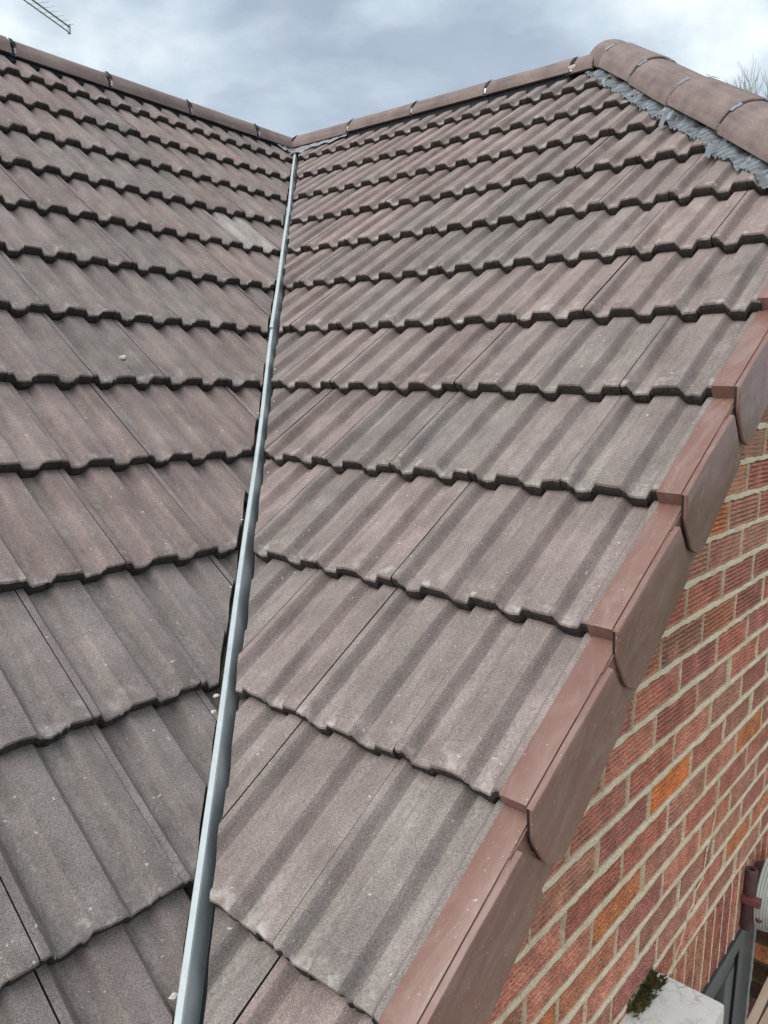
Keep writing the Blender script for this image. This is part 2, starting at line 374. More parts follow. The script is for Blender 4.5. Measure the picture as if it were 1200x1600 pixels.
lay('main', main_roof, YL+.05, (0, 18), range(1, NC+1), [(Z+Vector((.03, 0, 0)), Vector((1, 0, 0))), (Z+w45*cl, -w45)], rnd)
lay('hip', hip_roof, -1.4, (0, 14), range(1, 6), [(Vector((SH, 0, H))+w45*.015, w45), (Vector((SH, 0, H))+Vector((.015, -.015, 0)), Vector((1, -1, 0)).normalized())], rnd)
# the far slopes behind the two ridges
def plain(name, pts):
    o = sheet(name, pts, 'ridge', .03); return o
plain('rear_slope', [Vector((-3.2, YL-.02, -3.2*tp+H-.01)), Vector((0, YL-.02, H-.01)), Vector((0, 3.2, H-.01)), Vector((-3.2, 3.2, -3.2*tp+H-.01))])
plain('rear_slope', [Vector((0.02, 0.0, H-.012)), Vector((SH, 0.0, H-.012)), Vector((S, S-SH, H-(S-SH)*tp)), Vector((S, 3.2, H-3.2*tp)), Vector((.02, 3.2, H-3.2*tp))])

# ------------------------------------------------------------------ valley
hv = Vector((1, -1, -tp)).normalized(); hn = hv.cross(w45); hn = hn if hn.z > 0 else -hn
def vp(t, a, n_): return Z+hv*t+w45*a+hn*n_
sec = [(-.16, .02), (-.03, -.034), (.008, -.034), (.0125, .008), (.0138, .0175), (.0152, .0205), (.0235, .0205), (.0258, .0175), (.0305, .006), (.0465, -.034), (.07, -.034), (.19, .03)]
for t0, t1, lift in ((.10, 2.72, .0050), (2.60, 5.25, 0.0)):
    bm = bmesh.new(); rr = random.Random(int(t0*10)); n_ = 26; rows = []
    for i in range(n_+1):
        t = t0+(t1-t0)*i/n_; wob = .0025*math.sin(t*2.3+lift*900)+.0012*math.sin(t*6.1)
        rows.append([vp(t-(.03 if (i == n_ and lift and k in (5, 6)) else 0), a+wob+(.0016 if lift and a > .02 else -.0016 if lift and a < .01 else 0), n2_+lift) for k, (a, n2_) in enumerate(sec)])
    g0 = grid(bm, rows)
    rows2 = [[p_-hn*.0022 for p_ in r_] for r_ in rows]; g1 = grid(bm, [r_[::-1] for r_ in rows2])
    for a, b in ((g0[0], g1[0]), (g0[-1], g1[-1])):
        b = b[::-1]
        for k in range(len(a)-1): bm.faces.new((a[k], a[k+1], b[k+1], b[k]))
    bmesh.ops.recalc_face_normals(bm, faces=bm.faces[:])
    o = add('valley_trough', bm_mesh('valley_trough', bm, 'valley_grp', 14), house)
# lead saddle at the head of the valley
def tile_top(u, d, u0):
    k = max(1, math.ceil(d/G-1e-6)); v = k*G-d; return .003-STEP*v/G+prof(u-u0)
UW, UM = S+.022-W*20, YL+.05
def lead(face, ua, ub, wa, wb, u0):
    bm = bmesh.new(); rows = []; rr = random.Random(3)
    nu, nd = 26, 8
    for i in range(nu+1):
        s_ = i/nu; u = ua+(ub-ua)*s_; lo = wa+(wb-wa)*s_**.7+.012*math.sin(s_*17)
        r_ = []
        for j in range(nd+1):
            d = .06+(lo-.06)*j/nd; r_.append(rp(face, u, d, max(tile_top(u, d, u0), .012)+.007+.004*math.sin(i*1.3+j)+rr.uniform(-.0015, .0015)))
        rows.append(r_)
    grid(bm, rows); bmesh.ops.solidify(bm, geom=bm.faces[:], thickness=.002)
    bmesh.ops.recalc_face_normals(bm, faces=bm.faces[:])
    add('lead_saddle', bm_mesh('lead_saddle', bm, 'lead', 50), house)
lead('wing', .03, .56, .30, .15, UW); lead('main', -.24, -.01, .15, .27, UM)

# ------------------------------------------------------------------ ridge and hip tiles
def arc_profile(a, h, th):
    pts = []; n_ = 16
    for i in range(n_+1):
        s_ = math.pi*i/n_; x = -a*math.cos(s_); y = h*abs(math.sin(s_))**.8
        if y < h*.42: x *= 1.035            # moulded shoulder near the lower edge
        pts.append((x, y))
    return pts
def cap_mesh(name, a, h, L_, seed):
    rr = random.Random(seed); bm = bmesh.new(); pr = arc_profile(a, h, .014); rows = []
    for t in (0, .004, L_*.33, L_*.66, L_-.004, L_):
        e_ = .003 if t in (0, L_) else 0
        rows.append([(x*(1-e_/a), t+rr.uniform(-.0015, .0015)*(t in (0, L_)), y-e_+rr.uniform(-.0006, .0006)) for x, y in pr])
    inner = [[(x*(1-.014/a), y0, max(y-.014, -.0005) if 0 else y*(1-.014/h)-.001) for (x, y0, y) in r_] for r_ in rows]
    g0 = grid(bm, rows); g1 = grid(bm, inner)
    for a_, b_ in ((g0[0], g1[0]), (g0[-1], g1[-1])):
        for k in range(len(a_)-1): bm.faces.new((a_[k], a_[k+1], b_[k+1], b_[k]))
    for k in (0, -1):
        for i in range(len(g0)-1): bm.faces.new((g0[i][k], g0[i+1][k], g1[i+1][k], g1[i][k]))
    bmesh.ops.recalc_face_normals(bm, faces=bm.faces[:])
    return bm_mesh(name, bm, 'ridge', 28)
def clip_mesh(a, h, s0, s1, mat, wid=.026):
    bm = bmesh.new(); rows = []
    for y in (-wid/2, wid/2):
        r_ = []
        for i in range(7):
            s_ = s0+(s1-s0)*i/6; r_.append((-a*1.02*math.cos(s_), y+.002*math.sin(i*1.7), (h*abs(math.sin(s_))**.8)+.0025+(.0025 if i in (0, 6) else 0)))
        rows.append(r_)
    grid(bm, rows); bmesh.ops.solidify(bm, geom=bm.faces[:], thickness=.002); bmesh.ops.recalc_face_normals(bm, faces=bm.faces[:])
    return bm_mesh('clip', bm, mat, 40)
def union_mesh(a, h):
    bm = bmesh.new(); pr = arc_profile(a*.93, h*.93, 0)
    grid(bm, [[(x, y, z-.003) for x, z in pr] for y in (-.03, .03)]); return bm_mesh('joint_strip', bm, 'black_rubber', 60)
RA, RH = .114, .092
rm = [cap_mesh('ridge_tile', RA, RH, .445, i) for i in range(3)]; rshort = cap_mesh('ridge_tile', RA, RH, .335, 9); rs2 = cap_mesh('ridge_tile', RA, RH, .1, 10)
cm_d = clip_mesh(RA, RH, .32, .95, 'black_rubber', .018); um = union_mesh(RA, RH)
cm_s = clip_mesh(RA, RH, .02, .2, 'steel', .010)
def ridge_tile(me, O, U, V, Nn, tilt=0):
    o = add('ridge_tile', me, house, frame(U, V, Nn, O) @ Matrix.Rotation(tilt, 4, 'Y')); return o
zr = -.059
rr = random.Random(5)
for i, y1 in enumerate((-.03-.338, -.37-.46, -.83-.46, -1.29-.46, -1.75-.46, -2.21-.46, -2.67-.46, -3.13-.46)):   # main ridge, along -Y
    me = rshort if i == 0 else rm[i % 3]
    o = ridge_tile(me, Vector((0, y1, H+zr+rr.uniform(-.003, .003))), Vector((-1, 0, 0))*-1, Vector((0, 1, 0)), Vector((0, 0, 1)), rr.uniform(-.02, .02))
    if i < 7:
        add('joint_strip', um, o); 
        add('clip', cm_d, o, Matrix.Rotation(math.pi, 4, 'Z')); add('clip', cm_s, o, Matrix.Rotation(math.pi, 4, 'Z'))
xs = [.02, .11, .565, 1.02, 1.475, 1.93]; Ls = [rs2, rm[0], rm[1], rm[2], rm[0], rs2]
for x, me in zip(xs, Ls):
    # local Y along +X; local X points to -Y so that the near side is at +a
    o = ridge_tile(me, Vector((x, 0, H+zr+.006+rr.uniform(-.003, .003))), Vector((0, -1, 0)), Vector((1, 0, 0)), Vector((0, 0, 1)), rr.uniform(-.02, .02))
    if x > .05:
        add('joint_strip', um, o); add('clip', cm_d, o, Matrix.Rotation(math.pi, 4, 'Z')); add('clip', cm_s, o, Matrix.Rotation(math.pi, 4, 'Z'))
# hip
HA, HH, HL = .104, .092, .43
hm = [cap_mesh('hip_tile', HA, HH, HL-.012, 20+i) for i in range(3)]; hshort = cap_mesh('hip_tile', HA, HH, .165, 30)
hc1 = clip_mesh(HA, HH, .62, 1.0, 'steel', .022); hc2 = clip_mesh(HA, HH, 1.65, 1.95, 'steel', .05); hu = union_mesh(HA, HH); hc3 = clip_mesh(HA, HH, -.02, .16, 'steel', .012)
HO = Vector((SH, 0, H))
for i in range(-1, 4):
    t = .54+(i-1)*HL+.0035 if i > -1 else -.055
    me = hshort if i == -1 else hm[i % 3]
    O = HO+hv*t+hn*(-.018+rr.uniform(-.004, .004))
    o = add('hip_tile', me, house, frame(w45, hv, hn, O) @ Matrix.Rotation(rr.uniform(-.03, .03), 4, 'Y') @ Matrix.Rotation(rr.uniform(-.012, .012), 4, 'X'))
    if i > -1:
        add('joint_strip', hu, o); add('clip', hc1, o); add('clip', hc2, o); add('clip', hc3, o)
# crinkled foil under the hip
def foil(sign):
    bm = bmesh.new(); rows = []; rr = random.Random(8); n_ = 420
    for i in range(n_+1):
        t = .02+2.15*i/n_; r_ = []; wd = .132+.014*noise.noise(Vector((t*4.3, 2, 1)))+.01*noise.noise(Vector((t*17, 7, 1)))
        for j in range(6):
            a = .07+(wd-.07)*j/5; pnt = HO+hv*t-w45*a*1.0
            x, y = pnt.x, pnt.y; d = -y/cp; base = tile_top(x, max(d, .01), UW)
            q = rp('wing', x, d, base*.55+.013+.0035*(-1 if i % 6 < 3 else 1)*(.4+.6*j/5)+.004*noise.noise(Vector((t*30, j*.7, 3))))
            r_.append(q+hv*.004*math.sin(j*1.2+i*.4))
        rows.append(r_)
    grid(bm, rows); bmesh.ops.solidify(bm, geom=bm.faces[:], thickness=.0012); bmesh.ops.recalc_face_normals(bm, faces=bm.faces[:])
    add('hip_foil', bm_mesh('hip_foil', bm, 'foil', 25), house)
foil(-1)
for t, a in ((1.02, .14), (1.42, .14)):           # loose straps hanging out under the hip
    bm = bmesh.new(); pnt = HO+hv*t-w45*a; d = -pnt.y/cp
    b = rp('wing', pnt.x, d, .022); U, V, Nn, _ = AX['wing']
    grid(bm, [[b+hv*s_+V*(.025-.010*j)+Nn*(.008-.003*j+.002*math.sin(j)) for j in range(6)] for s_ in (0, .022, .04)])
    bmesh.ops.solidify(bm, geom=bm.faces[:], thickness=.0015); bmesh.ops.recalc_face_normals(bm, faces=bm.faces[:])
    add('strap_end', bm_mesh('strap_end', bm, 'steel', 40), house)
# dark ventilated roll under the ridges
def roll(face, u0, u1, uoff):
    bm = bmesh.new(); rows = []; n_ = 260
    for i in range(n_+1):
        u = u0+(u1-u0)*i/n_; pl = .0018*(-1 if i % 4 < 2 else 1)
        rows.append([rp(face, u, .08, .05+pl), rp(face, u, .105, .03+pl), rp(face, u, .125, .010+pl*.6), rp(face, u, .150+.006*noise.noise(Vector((u*20, 0, 0))), .0005+pl*.5)])
    grid(bm, rows); bmesh.ops.solidify(bm, geom=bm.faces[:], thickness=.001); add('ridge_roll', bm_mesh('ridge_roll', bm, 'black_rubber', 40), house)
roll('wing', .16, SH-.16, UW); roll('main', -3.6, -.14, UM)
# mortar dab where ridge meets hip
bm = bmesh.new(); bmesh.ops.create_icosphere(bm, subdivisions=3, radius=1)
for v in bm.verts:
    k = 1+.4*noise.noise(v.co*2.2); v.co = rp('wing', 1.93, .10, .034)+Vector((v.co.x*.030*k, v.co.y*.02*k, v.co.z*.014*k))
add('mortar_dab', bm_mesh('mortar_dab', bm, 'mortar_crumb', 0), house)

# ------------------------------------------------------------------ dry verge caps
def cap_channel():
    bm = bmesh.new(); L_ = .325
    def top(v): return .027-.030*v/G
    # inverted channel with closed front: rows along v
    prf = [(-.001, -.034), (-.001, -.001), (.0005, 0), (.041, 0), (.0415, -.003), (.0435, -.003), (.0435, -.034)]
    rows = [[(u, v, top(v)+n_) for u, n_ in prf] for v in (0, .003, L_)]
    rows[0] = [(u, v, n_-(.0012 if n_ > -.01 else 0)) for u, v, n_ in rows[0]]
    g = grid(bm, rows); bm.faces.new(g[0])
    # inner side plate that runs up beneath the next cap
    pl = [(.235, .0), (.34, -.012), (.34, -.085), (.318, -.118), (.300, -.128), (.235, -.128)]
    a = [bm.verts.new((.0425, v, top(v)+n_)) for v, n_ in pl]; b = [bm.verts.new((.0395, v, top(v)+n_)) for v, n_ in pl]
    bm.faces.new(a); bm.faces.new(b[::-1])
    for k in range(len(pl)): bm.faces.new((a[k], a[(k+1) % len(pl)], b[(k+1) % len(pl)], b[k]))
    # thin raised V moulding on the inner plate
    for (p0, p1) in (((.262, -.02), (.285, -.10)), ((.285, -.10), (.300, -.122))):
        tube(bm, [(.043, p0[0], top(p0[0])+p0[1]), (.043, p1[0], top(p1[0])+p1[1])], .0012, 5)
    bmesh.ops.recalc_face_normals(bm, faces=bm.faces[:])
    return bm_mesh('verge_cap', bm, 'verge_plastic', 35)
def cap_skin():
    bm = bmesh.new()
    def top(v): return .027-.030*v/G
    pl = [(-.004, .001), (-.024, -.036), (-.028, -.05), (-.028, -.096), (-.023, -.116), (-.004, -.141), (.018, -.143), (.13, -.131), (.245, -.117), (.252, -.06), (.250, -.004), (.12, .001)]
    rows = []
    for u, k in ((.0440, 1.0), (.0482, 1.0), (.0520, 1.0), (.0540, .985)):
        rows.append([(u, v if k == 1 else .12+(v-.12)*k, top(v)+(n_ if u < .047 else n_-(.0008 if u < .0525 else .004) if n_ > -.01 else n_)) for v, n_ in pl])
    g = grid(bm, rows, True); bm.faces.new(g[0][::-1]); bm.faces.new(g[-1])
    for f in bm.faces:                     # black colour on the lower end stands for shade inside the hollow moulding
        c_ = f.calc_center_median()
        if c_.y < -.012 and len(f.verts) == 4 and c_.x < .048: f.material_index = 1
    bmesh.ops.recalc_face_normals(bm, faces=bm.faces[:])
    return bm_mesh('side_plate', bm, ['verge_plastic', 'gasket'], 35)
cc, cs_ = cap_channel(), cap_skin()
def nub():
    bm = bmesh.new()
    for n_, r_ in ((.004, .0036), (-.012, .0036)): tube(bm, [(.0437, -.003, n_), (.0437, .006, n_)], r_, 8)
    return bm_mesh('clip_stud', bm, 'gasket', 0)
nb = nub()
U, V, Nn, _ = AX['wing']
for k in range(6, NC+1):
    o = add('verge_cap', cc, house, frame(U, V, Nn, rp('wing', S+rr.uniform(-.0015, .0015), k*G+.003+rr.uniform(-.003, .003), rr.uniform(-.001, .001))) @ Matrix.Rotation(rr.uniform(-.004, .004), 4, 'Z'))
    add('side_plate', cs_, o); add('clip_stud', nb, o)
# undercloak board below the verge tiles
bm = bmesh.new(); e0, e1 = 1.6, NC*G
a = [rp('wing', x, d, n_) for x, d, n_ in ((3.10, e0, -.040), (3.272, e0, -.040), (3.272, e1, -.040), (3.10, e1, -.040))]
b = [p_-Nn*.008 for p_ in a]; va = [bm.verts.new(p_) for p_ in a]; vb = [bm.verts.new(p_) for p_ in b]
bm.faces.new(va); bm.faces.new(vb[::-1])
for k in range(4): bm.faces.new((va[k], va[(k+1) % 4], vb[(k+1) % 4], vb[k]))
bmesh.ops.recalc_face_normals(bm, faces=bm.faces[:]); add('undercloak', bm_mesh('undercloak', bm, 'underlay', 0), house)

# ------------------------------------------------------------------ gable wall
XW = 3.231                                # outer face of the brickwork
OY0, OY1, OZ0, OZ1 = -2.05, -.75, -4.1, -2.955      # window opening (z relative to the apex)
wall_top = lambda y: -abs(y)*tp-.075 if abs(y) > (S-SH) else -(S-SH)*tp-.075
bm = bmesh.new(); XC = XW-.0035
def prism(pts, x0, x1):
    va = [bm.verts.new((x0, y, z+H)) for y, z in pts]; vb = [bm.verts.new((x1, y, z+H)) for y, z in pts]
    bm.faces.new(va); bm.faces.new(vb[::-1])
    for k in range(len(pts)): bm.faces.new((va[k], vb[k], vb[(k+1) % len(pts)], va[(k+1) % len(pts)]))
ye = 3.1; t_ = S-SH
prism([(-ye, -H), (-ye, wall_top(-ye)), (OY0, wall_top(OY0)), (OY0, -H)], 3.01, XC)
prism([(OY0, OZ1), (OY0, wall_top(OY0)), (-t_, wall_top(-t_)), (OY1+.003, wall_top(OY1)), (OY1+.003, OZ1)], 3.01, XC)
prism([(OY0, -H), (OY0, OZ0), (OY1+.003, OZ0), (OY1+.003, -H)], 3.01, XC)
prism([(OY1+.003, -H), (OY1+.003, wall_top(0)), (t_, wall_top(t_)), (ye, wall_top(ye)), (ye, -H)], 3.01, XC)
bmesh.ops.recalc_face_normals(bm, faces=bm.faces[:])
gable = add('gable_wall', bm_mesh('gable_wall', bm, 'mortar', 0), house)
bm = bmesh.new()
box(bm, -3.0, 3.0, YL+.1, -3.1, 0, H-2.45); add('main_wall', bm_mesh('main_wall', bm, 'render_wall', 0), house)
BL, BH, BD = .219, .0615, .085
def brick_mesh(i, length=BL, ribs=True, height=BH, broken=.0):
    rr = random.Random(500+i); bm = bmesh.new(); nr = 6; nl = max(3, int(length/.018))
    zs = []
    for k in range(nr):
        z0 = height*k/nr; hh = height/nr; zs += [(z0+.0001, -.0075), (z0+hh*.20, -.0075), (z0+hh*.32, .0010), (z0+hh*.68, .0016), (z0+hh*.80, -.0075)]
    zs.append((height, -.003))
    pat = noise.noise(Vector((i*3.1, 0, 0)))
    rows = []
    for j in range(nl+1):
        y = length*j/nl; r_ = []
        for z, dx in zs:
            e_ = .0025 if j in (0, nl) else 0
            wob = .0009*noise.noise(Vector((y*45+i*9, z*60, i)))
            k2 = noise.noise(Vector((y*14+i*3, z*22, i*.7)))
            r_.append((dx*(1 if k2 > -.25 else .35)-e_+noise.noise(Vector((y*160, z*300, i)))*.0009+.0025, y+rr.uniform(-.0006, .0006)*(j in (0, nl)), min(height, max(0, z+wob))))
        rows.append(r_)
    g = grid(bm, rows)
    back = [[(-BD, r_[0][1], 0), (-BD, r_[0][1], height)] for r_ in (rows[0], rows[-1])]
    b0 = [bm.verts.new(p_) for p_ in back[0]]; b1 = [bm.verts.new(p_) for p_ in back[1]]
    bm.faces.new([b0[0], b0[1]]+g[0][::-1]); bm.faces.new([b1[1], b1[0]]+g[-1])
    bm.faces.new([b1[0], b0[0]]+[q[0] for q in g]); bm.faces.new([b0[1], b1[1]]+[q[-1] for q in g][::-1])
    bm.faces.new([b0[0], b1[0], b1[1], b0[1]])
    bmesh.ops.recalc_face_normals(bm, faces=bm.faces[:])
    return bm
bms = [brick_mesh(i) for i in range(8)]; bme = [bm_mesh('brick', b.copy(), 'brick', 22) for b in bms]
BRC = [(.70, .30, .21), (.65, .265, .185), (.74, .335, .235), (.61, .265, .205), (.76, .34, .21), (.67, .335, .235), (.63, .32, .22)]
rb = random.Random(21); ORANGE = (.88, .31, .12)
Z0 = -2.2045+.007                          # underside of the course that sits above the reference bed
nbr = 0
stuff = bmesh.new()
for n_ in range(-36, 18):
    z = Z0+.075*n_
    if z < -H: continue
    for j in range(-16, 16):
        y = -2.07+.225*j+(.1125 if n_ % 2 == 0 else 0)+.003+rb.uniform(-.003, .003)
        if z+BH > min(wall_top(y), wall_top(y+BL))-.0: continue
        if abs(y) > 3.1 or y+BL > 3.1: continue
        y0, y1 = y, y+BL
        inz = z+BH > OZ0 and z < OZ1+.225+.005
        if inz:
            ylo = OY0-.15; yhi = OY1
            if z > OZ1-.02: ylo, yhi = -2.11, -.66        # soldier course length
            if y1 > ylo and y0 < yhi:
                if y0 < ylo-.03: y1 = ylo-.006
                elif y1 > yhi+.03: y0 = yhi
                else: continue
            elif 0 <= y0-yhi < .045: y0 = yhi
        vis = -3.05 < y < .1 and z > -3.55 and not (y > -.3 and z < -2.2) and not (z < -3.1 and y < -1.0)
        Mx = Matrix.Translation((XW+rb.uniform(-.0018, .0018), y0, z+H+rb.uniform(-.0015, .0015))) @ Matrix.Rotation(rb.uniform(-.006, .006), 4, 'X') @ Matrix.Rotation(rb.uniform(-.008, .008), 4, 'Z')
        if y1-y0 < BL-.01: Mx = Mx @ Matrix.Diagonal((1, (y1-y0)/BL, 1, 1))
        if vis:
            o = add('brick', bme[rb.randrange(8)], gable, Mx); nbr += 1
            c = BRC[rb.randrange(7)] if y0 != OY1 or z > OZ1 else (.13, .07, .05)  # jamb bricks below the lintel get a dark colour for the reveal shade
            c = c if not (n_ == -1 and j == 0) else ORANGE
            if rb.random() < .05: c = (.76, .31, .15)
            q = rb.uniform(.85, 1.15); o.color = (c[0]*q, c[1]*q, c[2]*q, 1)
        else:
            box(stuff, XW-BD, XW+.002, y0, y1, z+H, z+H+BH)
o = add('brickwork', bm_mesh('brickwork', stuff, 'brick', 0), gable); o['kind'] = 'stuff'; o.color = (.3, .12, .085, 1)
# weather-struck mortar: beds stand a little proud at the foot, perpends are thin
mj = bmesh.new()
def joint(pa, pb, na, nb_, seg, horizontal):
    rows = []
    for i in range(seg+1):
        t = i/seg; a = pa.lerp(pb, t); k = noise.noise(Vector((a.y*31, a.z*31, 4)))*.0042+noise.noise(Vector((a.y*110, a.z*110, 9)))*.0022
        k2 = noise.noise(Vector((a.y*27, a.z*27, 14)))*.0042+noise.noise(Vector((a.y*120, a.z*120, 19)))*.0022
        k3 = noise.noise(Vector((a.y*60, a.z*60, 24)))*.0012
        ax = Vector((0, 0, 1)) if horizontal else Vector((0, 1, 0)); b0 = Vector((XW-.008, a.y, a.z+H))
        if not horizontal: k *= .35; k2 *= .35
        rows.append([b0-ax*(na+k), b0+Vector((.0125+k3, 0, 0))-ax*(na*.8+k), b0+Vector((.0135+k3, 0, 0))-ax*na*.1, b0+Vector((.0105+k3, 0, 0))+ax*(nb_*.85+k2), b0+ax*(nb_+k2)])
    grid(mj, rows)
for n_ in range(-9, 14):
    zb = Z0+.075*n_-.0068; ylo = -3.05; yhi = .1
    if zb > -.8: continue
    lim = (-zb-.085)/tp
    ylo = max(ylo, -3.05); 
    if lim < (S-SH): continue
    joint(Vector((0, max(-lim, ylo), zb)), Vector((0, .1 if zb > -2.9 else -.75, zb)) if zb > OZ1+.2 else Vector((0, .1, zb)), .0066, .0066, 150, True) if zb > OZ1+.2 else joint(Vector((0, -.66 if zb > OZ1 else OY1, zb)), Vector((0, .1, zb)), .0066, .0066, 50, True)
PERP = []
for o in gable.children:
    if o.name.startswith('brick') and not o.name.startswith('brickwork'):
        t = o.matrix_basis.translation; joint(Vector((0, t.y-.003, t.z-H-.001)), Vector((0, t.y-.003+rb.uniform(-.003, .003), t.z-H+BH+.001)), *(2*[rb.uniform(.0004, .0019)]), 8, False)
bmesh.ops.recalc_face_normals(mj, faces=mj.faces[:])
add('mortar_joints', bm_mesh('mortar_joints', mj, 'mortar', 50), gable)
bm = bmesh.new(); box(bm, 3.0, XW-.004, OY1+.0012, OY1+.004, OZ0+H, OZ1+H); add('reveal_shade', bm_mesh('reveal_shade', bm, 'shaded_mortar', 0), gable)  # added dark sheet: shade of the deep reveal put into its colour
# soldier course above the window: bricks on end
sol = [bm_mesh('soldier_brick', brick_mesh(40+i, .216), 'brick', 22) for i in range(4)]
y = -2.10; j = 0; SJ = []; mj = bmesh.new()
while y < -.68:
    Mx = Matrix.Translation((XW+rb.uniform(-.001, .002), y+BH, OZ1+.002+H)) @ Matrix.Rotation(math.pi/2, 4, 'X')
    o = add('soldier_brick', sol[j % 4], gable, Mx)
    c = BRC[rb.randrange(7)]; q = rb.uniform(.85, 1.12); o.color = (c[0]*q, c[1]*q, c[2]*q, 1)
    SJ.append(y-.004); y += .0695; j += 1
for y in SJ: joint(Vector((0, y, OZ1+.004)), Vector((0, y, OZ1+.217)), .0036, .0036, 16, False)
bmesh.ops.recalc_face_normals(mj, faces=mj.faces[:]); add('mortar_joints', bm_mesh('mortar_joints', mj, 'mortar', 50), gable)
# filled crack running down the brickwork
def on_wall(u, v, X):
    d = cr*((u-600)/1208.96)+cd*((v-800)/1208.96)+cf; o_ = Vector((3.730, -3.458, -1.466)); return o_+d*((X-o_.x)/d.x)
bm = bmesh.new()
pts = [on_wall(u, v, XW+.004) for u, v in ((1119, 1252), (1117, 1275), (1112, 1300), (1108, 1316), (1103, 1334), (1098, 1372), (1087, 1392), (1083, 1412), (1074, 1430), (1070, 1448), (1062, 1475), (1055, 1496), (1047, 1530))]
fine = []
for a, b in zip(pts, pts[1:]):
    for i in range(4):
        q = a.lerp(b, i/4); q.y += rb.uniform(-.004, .004); fine.append(q+Z)
tube(bm, fine, [.0012+.0014*rb.random() for _ in fine], 6)
o = add('crack_filling', bm_mesh('crack_filling', bm, 'mortar', 40), gable)
# window
XF = 3.16
win = None
bm = bmesh.new()
for b in ((XF-.06, XF, -.942, OY1, OZ0, OZ1), (XF-.06, XF, OY0, OY0+.08, OZ0, OZ1), (XF-.06, XF, OY0+.08, -.942, OZ1-.05, OZ1), (XF-.06, XF, OY0+.08, -.942, OZ0, OZ0+.07)):
    box(bm, b[0], b[1], b[2], b[3], b[4]+H, b[5]+H, .004)
win = add('window', bm_mesh('window', bm, 'anthracite', 30), house)
bm = bmesh.new(); box(bm, XF-.05, XF+.012, OY0+.08, -.957, -3.232+H, -3.168+H, .008); box(bm, XF-.05, XF-.004, OY0+.08, -.957, -3.30+H, -3.234+H, .006)
add('transom', bm_mesh('transom', bm, 'anthracite', 30), win)
bm = bmesh.new(); box(bm, XF-.05, XF-.002, -1.05, -.957, OZ0+.08+H, -3.302+H, .006); add('sash_stile', bm_mesh('sash_stile', bm, 'anthracite', 30), win)
bm = bmesh.new(); box(bm, XF-.055, XF+.004, -.956, -.943, OZ0+.08+H, OZ1-.052+H); add('gasket', bm_mesh('gasket', bm, 'gasket', 0), win)
bm = bmesh.new(); box(bm, XF-.036, XF-.026, OY0+.085, -.958, -3.166+H, OZ1-.053+H); add('pane', bm_mesh('pane', bm, 'glass_dark', 0), win)
bm = bmesh.new(); box(bm, XF-.036, XF-.026, OY0+.085, -1.052, OZ0+.075+H, -3.302+H); add('pane', bm_mesh('pane', bm, 'glass_dark', 0), win)
bm = bmesh.new()                           # ragged mortar line where the frame meets the reveal
fine = [Vector((XF+.003, OY1-.004+rb.uniform(-.003, .003), OZ0+H+(OZ1-OZ0)*i/70)) for i in range(71)]
tube(bm, fine, [.004+.004*rb.random() for _ in fine], 6); add('sealant', bm_mesh('sealant', bm, 'lead', 60), win)
bm = bmesh.new(); box(bm, 3.02, XW+.035, OY0, OY1, OZ0-.05+H, OZ0-.002+H, .006); add('sill', bm_mesh('sill', bm, 'anthracite', 30), win)
bm = bmesh.new(); box(bm, 2.4, 3.0, OY0-.3, OY1+.3, OZ0+H, OZ0+.01+H); add('inner_shelf', bm_mesh('inner_shelf', bm, 'underlay', 0), win)

# ------------------------------------------------------------------ wall lamp
lamp = empty('wall_lamp', (XW, -1.19, -2.86+H)); tag(lamp, 'old brown bulkhead lamp with round ribbed glass on the brick wall', 'lamp')
bm = bmesh.new()
n_ = 24
for r0, r1, x0, x1 in ((.092, .092, .004, .045),):
    rows = [[(x, r_*math.cos(2*math.pi*k/n_), r_*math.sin(2*math.pi*k/n_)+.0) for k in range(n_)] for x, r_ in ((.002, .066), (.012, .072), (.03, .076), (.036, .1), (.040, .1), (.040, .0001))]
    g = grid(bm, rows, True); bm.faces.new(g[0][::-1])
bmesh.ops.recalc_face_normals(bm, faces=bm.faces[:]); add('base', bm_mesh('base', bm, 'fitting_brown', 40), lamp)
bm = bmesh.new(); rows = []
prf = []
for i in range(40):
    s_ = i/39*math.pi/2; rr_ = .108*abs(math.cos(s_))**.55 if i < 39 else .001; xx = .036+.095*math.sin(s_)
    k = 1+.016*(1 if i % 2 else -1) if i < 37 else 1; prf.append((xx, rr_*k))
g = grid(bm, [[(x, r_*math.cos(2*math.pi*k/32), r_*math.sin(2*math.pi*k/32)) for k in range(32)] for x, r_ in prf], True)
bmesh.ops.recalc_face_normals(bm, faces=bm.faces[:]); add('ribbed_glass', bm_mesh('ribbed_glass', bm, 'lamp_glass', 20), lamp)
bm = bmesh.new()                           # open conduit stub beside the base
ty, tx = -.100, .020
rows = []
for r_, z in ((.0095, .03), (.0095, .106), (.0155, .106), (.0178, .102), (.0178, -.066), (.014, -.074), (.001, -.074)):
    rows.append([(tx+r_*math.cos(2*math.pi*k/18), ty+r_*math.sin(2*math.pi*k/18), z) for k in range(18)])
grid(bm, rows, True); bmesh.ops.recalc_face_normals(bm, faces=bm.faces[:]); add('conduit_stub', bm_mesh('conduit_stub', bm, 'fitting_brown', 40), lamp)
bm = bmesh.new(); box(bm, .0, .055, ty-.027, ty+.03, .012, .032, .004); add('clamp', bm_mesh('clamp', bm, 'fitting_red', 40), lamp)
bm = bmesh.new(); bmesh.ops.create_uvsphere(bm, u_segments=10, v_segments=8, radius=.010)
bmesh.ops.translate(bm, verts=bm.verts[:], vec=(.05, ty+.004, -.035)); add('screw_head', bm_mesh('screw_head', bm, 'fitting_red', 60), lamp)
bm = bmesh.new()
